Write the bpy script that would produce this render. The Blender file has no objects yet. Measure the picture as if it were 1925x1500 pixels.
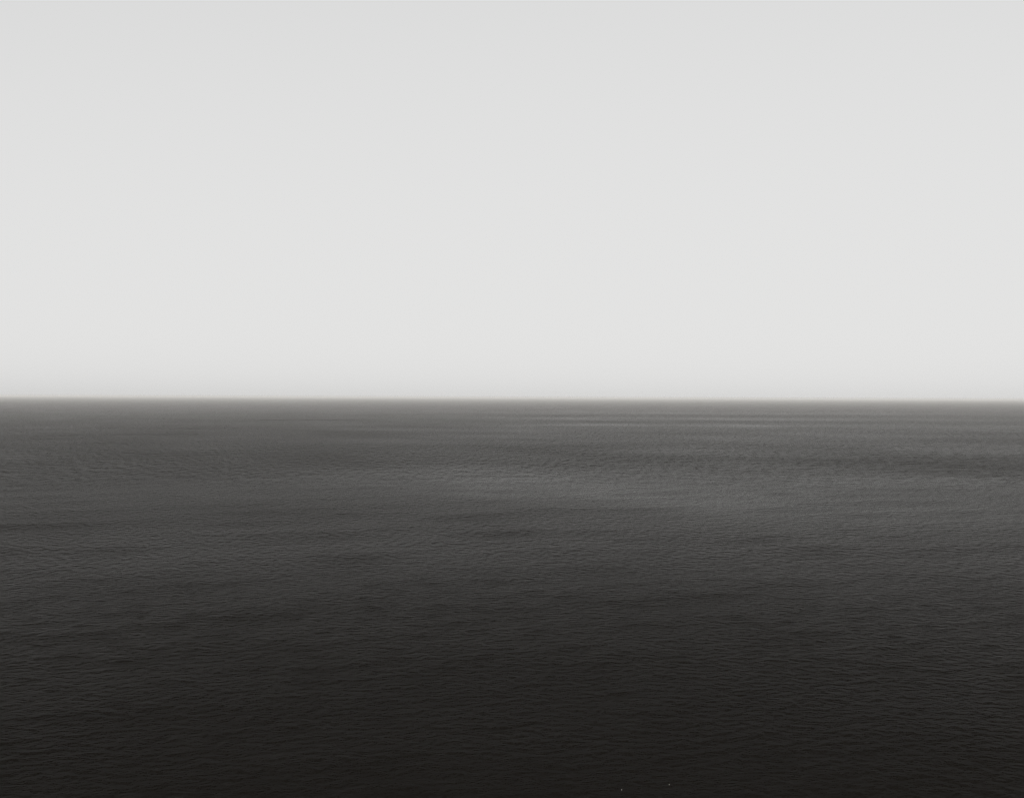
import bpy, math
import numpy as np

scene = bpy.context.scene
rad = math.radians

# ------------------------------------------------------------------ camera
CAM_H = 110.0                      # a cliff-top viewpoint above the sea
HFOV = 40.0
cam_data = bpy.data.cameras.new("camera")
cam_data.sensor_fit = 'HORIZONTAL'
cam_data.angle = rad(HFOV)
cam_data.clip_start = 0.5
cam_data.clip_end = 200000.0
cam = bpy.data.objects.new("camera", cam_data)
scene.collection.objects.link(cam)
cam.rotation_mode = 'QUATERNION'
from mathutils import Euler, Quaternion, Vector
PITCH = -0.085                      # degrees, the horizon sits a touch above the middle
ROLL = 0.21                        # degrees, the horizon falls slightly to the right
cam.location = (0.0, 0.0, CAM_H)
cam.rotation_quaternion = (Euler((rad(90 + PITCH), 0, 0)).to_quaternion()
                           @ Quaternion((0, 0, 1), rad(ROLL)))
scene.camera = cam

# ------------------------------------------------------------------ sky
SUN_EL, SUN_ROT = 40.0, 200.0      # sun high behind the viewer
world = bpy.data.worlds.new("World")
scene.world = world
world.use_nodes = True
wn, wl = world.node_tree.nodes, world.node_tree.links
bg = wn["Background"]
sky = wn.new("ShaderNodeTexSky")
sky.sky_type = 'NISHITA'
sky.sun_disc = False
sky.sun_elevation = rad(SUN_EL)
sky.sun_rotation = rad(SUN_ROT)
sky.altitude = 0.0
sky.air_density = 1.0
sky.dust_density = 1.4
sky.ozone_density = 1.0
bw = wn.new("ShaderNodeRGBToBW")   # a black-and-white photograph
wl.new(sky.outputs[0], bw.inputs[0])


def wmath(op, a, b=None):
    n = wn.new("ShaderNodeMath")
    n.operation = op
    for i, v in enumerate((a, b)):
        if v is None:
            continue
        if isinstance(v, (int, float)):
            n.inputs[i].default_value = v
        else:
            wl.new(v, n.inputs[i])
    return n.outputs[0]


SKY_TOP, SKY_KNEE = 7.72, 1.25     # soft film-like shoulder: A * (1 - exp(-L / knee))
e = wmath('EXPONENT', wmath('DIVIDE', bw.outputs[0], -SKY_KNEE))
lum = wmath('MULTIPLY', wmath('SUBTRACT', 1.0, e), SKY_TOP)
tone = wn.new("ShaderNodeVectorMath")
tone.operation = 'SCALE'
hue = wn.new("ShaderNodeVectorMath")          # a trace of the sky's own hue, as a toned print keeps
hue.operation = 'SCALE'
wl.new(sky.outputs[0], hue.inputs[0])
wl.new(wmath('DIVIDE', 0.010, wmath('MAXIMUM', bw.outputs[0], 0.001)), hue.inputs['Scale'])
tint = wn.new("ShaderNodeVectorMath")
tint.operation = 'ADD'
wl.new(hue.outputs[0], tint.inputs[0])
tint.inputs[1].default_value = (0.992, 0.990, 0.984)
wl.new(tint.outputs[0], tone.inputs[0])
wl.new(lum, tone.inputs['Scale'])
wl.new(tone.outputs[0], bg.inputs["Color"])
bg.inputs["Strength"].default_value = 0.1

# ------------------------------------------------------------------ sun
sun_data = bpy.data.lights.new("sun", 'SUN')
sun_data.energy = 3.6
sun_data.angle = rad(0.53)
sun_data.color = (1.0, 0.97, 0.93)
sun = bpy.data.objects.new("sun", sun_data)
scene.collection.objects.link(sun)
sdir = Vector((math.sin(rad(SUN_ROT)) * math.cos(rad(SUN_EL)),
               math.cos(rad(SUN_ROT)) * math.cos(rad(SUN_EL)),
               math.sin(rad(SUN_EL))))
sun.rotation_euler = sdir.to_track_quat('Z', 'Y').to_euler()
sun.location = (0, -200, 300)

# ------------------------------------------------------------------ exposure
vs = scene.view_settings
vs.view_transform = 'Standard'
vs.look = 'None'
vs.exposure = 0.0
vs.gamma = 1.0
vs.use_curve_mapping = False
scene.cycles.use_denoising = True
scene.cycles.denoiser = 'OPENIMAGEDENOISE'
scene.cycles.denoising_input_passes = 'RGB_ALBEDO_NORMAL'
scene.cycles.denoising_prefilter = 'NONE'
scene.cycles.max_bounces = 6
scene.cycles.volume_bounces = 6
scene.cycles.transparent_max_bounces = 8

# ------------------------------------------------------------------ sea surface
WIND = rad(27.0)                   # the crests are turned a little from the line of sight


def wave_field(size, n, lmin, lmax, theta, spread, slope, seed):
    """A periodic random sea of wavelengths lmin..lmax with the given rms slope."""
    rng = np.random.default_rng(seed)
    k1 = 2 * np.pi * np.fft.fftfreq(n, size / n)
    kx, ky = np.meshgrid(k1, k1, indexing='xy')
    k = np.hypot(kx, ky)
    k[0, 0] = 1.0
    ka, kb = 2 * np.pi / lmax, 2 * np.pi / lmin
    band = 1 / (1 + (ka / k) ** 8) / (1 + (k / kb) ** 8)
    cosd = np.abs((-math.sin(theta) * kx + math.cos(theta) * ky) / k)
    amp = np.sqrt(band * k ** -4.0 * (cosd ** spread + 0.03))
    amp[0, 0] = 0
    f = amp * (rng.normal(size=(n, n)) + 1j * rng.normal(size=(n, n)))
    h = np.fft.ifft2(f).real
    gx = np.fft.ifft2(1j * kx * np.fft.fft2(h)).real
    gy = np.fft.ifft2(1j * ky * np.fft.fft2(h)).real
    h *= slope / math.sqrt((gx ** 2 + gy ** 2).mean())
    return h, size


def sample(field, x, y, turn):
    h, size = field
    n = h.shape[0]
    c, s = math.cos(turn), math.sin(turn)
    u = ((c * x + s * y) / size * n) % n
    v = ((-s * x + c * y) / size * n) % n
    i, j = np.floor(u).astype(int), np.floor(v).astype(int)
    fu, fv = u - i, v - j
    i0, j0, i1, j1 = i % n, j % n, (i + 1) % n, (j + 1) % n
    return ((h[j0, i0] * (1 - fu) + h[j0, i1] * fu) * (1 - fv)
            + (h[j1, i0] * (1 - fu) + h[j1, i1] * fu) * fv)


# polar sheet: fine where the sea is looked at, coarse behind, one connected mesh
dense = np.arange(-30.0, 30.0001, 0.048)
coarse = np.concatenate([np.arange(31.0, 330.0, 2.0)])
ang = np.radians(np.concatenate([dense, coarse]))          # clockwise from +Y
F = 512 / math.tan(rad(HFOV / 2))
d_rows = np.concatenate([np.arange(470, 0.9, -0.62)])
r_rows = CAM_H * F / d_rows
r_near = np.geomspace(4.0, r_rows[0] * 0.97, 40)
r_far = np.geomspace(r_rows[-1] * 1.1, 90000.0, 6)
rr = np.concatenate([r_near, r_rows, r_far])
nr, na = len(rr), len(ang)
R, A = np.meshgrid(rr, ang, indexing='ij')
X, Y = R * np.sin(A), R * np.cos(A)

dr = np.gradient(rr)
da = np.gradient(np.unwrap(ang))
CELL = np.maximum(dr[:, None] * np.ones(na)[None, :], R * np.abs(da)[None, :])


def keep(wavelength):
    """1 where the sheet's cells are fine enough to carry that wavelength."""
    t = np.clip((wavelength / CELL - 2.5) / 3.5, 0, 1)
    return t * t * (3 - 2 * t)


swell = wave_field(2600, 512, 45, 160, 0.0, 6, 0.012, 1)
wsea = wave_field(900, 1024, 7, 30, 0.0, 1.5, 0.030, 2)
chop1 = wave_field(170, 1024, 1.3, 4.5, 0.0, 1.2, 0.120, 3)
chop2 = wave_field(61, 512, 0.9, 2.6, 0.0, 1.0, 0.080, 4)
k_sw, k_ws, k_c1, k_c2 = keep(60), keep(13), keep(2.3), keep(1.3)
Z = (sample(swell, X, Y, WIND + rad(4)) * k_sw
     + sample(wsea, X, Y, WIND - rad(3)) * k_ws
     + sample(chop1, X, Y, WIND + rad(6)) * k_c1
     + sample(chop2, X, Y, WIND - rad(8)) * k_c2)

nv = nr * na + 1
co = np.empty((nv, 3), np.float32)
co[:-1, 0], co[:-1, 1], co[:-1, 2] = X.ravel(), Y.ravel(), Z.ravel()
co[-1] = (0, 0, 0)
ii, jj = np.meshgrid(np.arange(nr - 1), np.arange(na), indexing='ij')
j2 = (jj + 1) % na
quads = np.stack([ii * na + jj, ii * na + j2, (ii + 1) * na + j2, (ii + 1) * na + jj], -1).reshape(-1, 4)[:, ::-1]
tri = np.stack([np.arange(na), np.full(na, nv - 1), (np.arange(na) + 1) % na], -1)[:, ::-1]
me = bpy.data.meshes.new("sea")
nl = quads.size + tri.size
nf = len(quads) + len(tri)
me.vertices.add(nv)
me.vertices.foreach_set("co", co.ravel())
me.loops.add(nl)
me.loops.foreach_set("vertex_index", np.concatenate([quads.ravel(), tri.ravel()]).astype(np.int32))
me.polygons.add(nf)
starts = np.concatenate([np.arange(len(quads)) * 4, quads.size + np.arange(len(tri)) * 3]).astype(np.int32)
me.polygons.foreach_set("loop_start", starts)
me.update(calc_edges=True)
me.polygons.foreach_set("use_smooth", np.ones(nf, bool))


def vattr(name, arr):
    a = me.attributes.new(name, 'FLOAT', 'POINT')
    a.data.foreach_set("value", np.append(arr.ravel(), 0).astype(np.float32))


vattr("relief_chop", 1 - k_c1)     # share of each wave band left to fine relief
vattr("relief_sea", 1 - k_ws)
vattr("relief_swell", 1 - k_sw)

# wind-ruffled and slick water, laid out over the bay: real places on the surface
WATER = [   # east (m), out to sea (m), half-length, half-depth, calmer (+) or ruffled (-)
    (720, 2480, 243, 253, -0.45),
    (800, 3076, 407, 162, 0.30),
    (144, 1605, 230, 443, 0.70),
    (24, 1692, 160, 295, 0.50),
    (435, 1460, 193, 439, 0.50),
    (-63, 1813, 89, 181, 0.30),
    (-249, 1428, 205, 420, -0.25),
    (-386, 1186, 134, 193, -0.20),
    (-265, 987, 112, 83, 0.20),
    (-255, 717, 40, 141, 0.50),
    (60, 500, 66, 172, -0.70),
    (-59, 459, 60, 108, -0.35),
    (-180, 496, 37, 169, 0.60),
    (206, 583, 33, 292, 0.40),
    (-1375, 4479, 813, 2415, -0.50),
    (-541, 2164, 450, 805, -0.25),
    (985, 4842, 915, 2821, 0.25),
    (1395, 10028, 1517, 518, 0.45),
    (1239, 8447, 1278, 368, -0.45),
    (1126, 7297, 1103, 274, 0.45),
    (1028, 6352, 961, 208, -0.45),
    (943, 5570, 842, 160, 0.45),
    (-161, 443, 33, 135, 0.60),
    (159, 448, 30, 138, 0.50),
]
wander = wave_field(9000, 256, 250, 1600, 0.0, 1, 1.0, 9)
wander = (wander[0] / wander[0].std(), wander[1])
wx = sample(wander, X, Y, 0.3) * keep(700)
wy = sample(wander, Y, X, 1.1) * keep(700)
slick = np.zeros_like(X)
for ex, oy, hl_, hd, amount in WATER:
    stray = 0.12 if oy > 5500 else 0.35       # broad patches have ragged edges
    u = (X - ex) / hl_ + stray * wx
    v = (Y - oy) / hd + stray * wy
    slick += amount * np.exp(-np.minimum(0.5 * (u * u + v * v), 40.0))
vattr("slick", slick)
sea = bpy.data.objects.new("sea", me)
scene.collection.objects.link(sea)
sea["kind"] = "structure"

mat = bpy.data.materials.new("sea_water")
mat.use_nodes = True
N, L = mat.node_tree.nodes, mat.node_tree.links
bsdf = N["Principled BSDF"]


def link(v, sock):
    if isinstance(v, (int, float)):
        sock.default_value = v
    elif isinstance(v, tuple):
        sock.default_value = v
    else:
        L.new(v, sock)


def m(op, a, b=None, c=None, clamp=False):
    n = N.new("ShaderNodeMath")
    n.operation = op
    n.use_clamp = clamp
    for i, v in enumerate((a, b, c)):
        if v is not None:
            link(v, n.inputs[i])
    return n.outputs[0]


def vm(op, a, b=None, scale=None):
    n = N.new("ShaderNodeVectorMath")
    n.operation = op
    link(a, n.inputs[0])
    if b is not None:
        link(b, n.inputs[1])
    if scale is not None:
        link(scale, n.inputs['Scale'])
    return n.outputs[0]


def attr(name):
    n = N.new("ShaderNodeAttribute")
    n.attribute_name = name
    return n.outputs['Fac']


geo = N.new("ShaderNodeNewGeometry")
flat = vm('MULTIPLY', geo.outputs['Position'], (1, 1, 0))


def turned(turn, sx, sy):
    n = N.new("ShaderNodeMapping")
    n.vector_type = 'POINT'
    L.new(flat, n.inputs['Vector'])
    n.inputs['Rotation'].default_value = (0, 0, -turn)
    n.inputs['Scale'].default_value = (sx, sy, 1)
    # Mapping scales before it turns, so turn first with a second node
    n.inputs['Scale'].default_value = (1, 1, 1)
    s = vm('MULTIPLY', n.outputs['Vector'], (sx, sy, 1))
    return s


def noise(vec, detail, rough=0.5):
    n = N.new("ShaderNodeTexNoise")
    n.noise_dimensions = '2D'
    n.inputs['Scale'].default_value = 1.0
    n.inputs['Detail'].default_value = detail
    n.inputs['Roughness'].default_value = rough
    L.new(vec, n.inputs['Vector'])
    return n.outputs['Fac']


def ripple(turn, wl_, stretch, detail, slope, seed):
    """Slope (sx, sy, 0) of a ripple field of wavelength wl_, crests stretched sideways."""
    base = vm('ADD', turned(turn, 1 / (wl_ * stretch), 1 / wl_), (seed * 17.3, seed * 9.1, 0))
    eps = 0.06
    h0 = noise(base, detail)
    hx = noise(vm('ADD', base, (eps, 0, 0)), detail)
    hy = noise(vm('ADD', base, (0, eps, 0)), detail)
    gu = m('DIVIDE', m('SUBTRACT', hx, h0), eps * max(stretch, 1.0))
    gv = m('DIVIDE', m('SUBTRACT', hy, h0), eps)
    c, s = math.cos(turn), math.sin(turn)
    gx = m('SUBTRACT', m('MULTIPLY', gu, c), m('MULTIPLY', gv, s))
    gy = m('ADD', m('MULTIPLY', gu, s), m('MULTIPLY', gv, c))
    comb = N.new("ShaderNodeCombineXYZ")
    L.new(gx, comb.inputs[0])
    L.new(gy, comb.inputs[1])
    return vm('SCALE', comb.outputs[0], scale=slope)


s1 = ripple(WIND + rad(5), 0.60, 1.4, 1.0, 0.24, 1)
s2 = ripple(WIND - rad(14), 1.45, 1.4, 1.0, 0.29, 2)
s3 = vm('SCALE', ripple(WIND + rad(2), 5.5, 0.9, 1.0, 0.26, 3), scale=attr("relief_chop"))
s4 = vm('ADD', vm('SCALE', ripple(rad(9), 14.0, 0.42, 1.0, 0.21, 4), scale=attr("relief_sea")),
        vm('SCALE', ripple(rad(5), 60.0, 0.17, 1.0, 0.24, 6), scale=attr("relief_swell")))
s5 = vm('SCALE', ripple(WIND + rad(3), 60.0, 2.0, 1.0, 0.05, 5), scale=attr("relief_swell"))
slope = vm('ADD', vm('ADD', vm('ADD', s1, s2), vm('ADD', s3, s4)), s5)
# patches of ruffled and calmer water
patch = noise(vm('ADD', turned(WIND + rad(6), 1 / 320, 1 / 520), (3.7, 1.9, 0)), 3.0, 0.55)
ruffle = m('ADD', m('MULTIPLY_ADD', m('SUBTRACT', patch, 0.5), 0.5, 1.0), m('MULTIPLY', attr("slick"), -0.40))
slope = vm('SCALE', slope, scale=ruffle)
nrm = vm('NORMALIZE', vm('SUBTRACT', geo.outputs['Normal'], slope))
L.new(nrm, bsdf.inputs['Normal'])
bsdf.inputs['Base Color'].default_value = (0.0029, 0.0022, 0.0014, 1)
bsdf.inputs['IOR'].default_value = 1.0112
# waves too far off to see one by one roughen the surface instead
L.new(m('MULTIPLY', ruffle, m('MULTIPLY_ADD', attr("relief_swell"), 0.075, 0.145)), bsdf.inputs['Roughness'])
me.materials.append(mat)

# ------------------------------------------------------------------ sea haze
HZ = 50000.0
z0, z1 = -8.0, CAM_H + 6.0
hv = [(x, y, z) for z in (z0, z1) for x, y in ((-2*HZ, -2*HZ), (2*HZ, -2*HZ), (2*HZ, 2*HZ), (-2*HZ, 2*HZ))]
hf = [(3, 2, 1, 0), (4, 5, 6, 7), (0, 1, 5, 4), (1, 2, 6, 5), (2, 3, 7, 6), (3, 0, 4, 7)]
hm = bpy.data.meshes.new("haze")
hm.from_pydata(hv, [], hf)
haze = bpy.data.objects.new("haze", hm)
scene.collection.objects.link(haze)
haze["kind"] = "stuff"
hmat = bpy.data.materials.new("sea_haze")
hmat.use_nodes = True
hn, hl = hmat.node_tree.nodes, hmat.node_tree.links
for n in list(hn):
    if n.type != 'OUTPUT_MATERIAL':
        hn.remove(n)
out = next(n for n in hn if n.type == 'OUTPUT_MATERIAL')
pv = hn.new("ShaderNodeVolumePrincipled")
pv.inputs['Color'].default_value = (1.0, 0.986, 0.96, 1)
pv.inputs['Density'].default_value = 2.4e-5
pv.inputs['Anisotropy'].default_value = 0.0
hl.new(pv.outputs[0], out.inputs['Volume'])
hm.materials.append(hmat)

# ------------------------------------------------------------------ small white flecks set on the water
fleck_mat = bpy.data.materials.new("fleck_white")
fleck_mat.use_nodes = True
fb = fleck_mat.node_tree.nodes["Principled BSDF"]
fb.inputs['Base Color'].default_value = (0.32, 0.32, 0.31, 1)
fb.inputs['Roughness'].default_value = 0.9


def white_fleck(x, y, lx, ly, seed, label):
    """A small white fleck: a lumpy low dome with a ragged rim, floating on the water."""
    rng = np.random.default_rng(seed)
    nr_, na_ = 5, 14
    rim = 1 + 0.28 * rng.normal(size=na_)
    z = float(sample(swell, np.array([x]), np.array([y]), WIND + rad(4))[0]
              + sample(wsea, np.array([x]), np.array([y]), WIND - rad(3))[0]
              + sample(chop1, np.array([x]), np.array([y]), WIND + rad(6))[0])
    verts, faces = [(0, 0, 0.16)], []
    for i in range(1, nr_ + 1):
        t = i / nr_
        for j in range(na_):
            a_ = 2 * math.pi * j / na_
            q = t * (1 + (rim[j] - 1) * t)
            hgt = 0.18 * math.cos(t * math.pi / 2) * (1 + 0.4 * rng.normal()) - (0.12 if i == nr_ else 0)
            verts.append((q * lx * math.cos(a_), q * ly * math.sin(a_), hgt))
    for j in range(na_):
        faces.append((0, 1 + j, 1 + (j + 1) % na_))
        for i in range(nr_ - 1):
            p, q = 1 + i * na_, 1 + (i + 1) * na_
            faces.append((p + j, q + j, q + (j + 1) % na_, p + (j + 1) % na_))
    mm = bpy.data.meshes.new("white_fleck")
    mm.from_pydata(verts, [], faces)
    mm.materials.append(fleck_mat)
    o = bpy.data.objects.new("white_fleck", mm)
    scene.collection.objects.link(o)
    o.location = (x, y, z)
    o["label"] = label
    o["category"] = "sea foam"
    o["group"] = "white flecks on the water"


white_fleck(31.2, 395.0, 0.13, 0.50, 1, "small upright white fleck on the blackest water near the bottom edge")
white_fleck(45.2, 400.6, 0.11, 0.24, 2, "tiny round white fleck to the right of the upright one near the bottom edge")
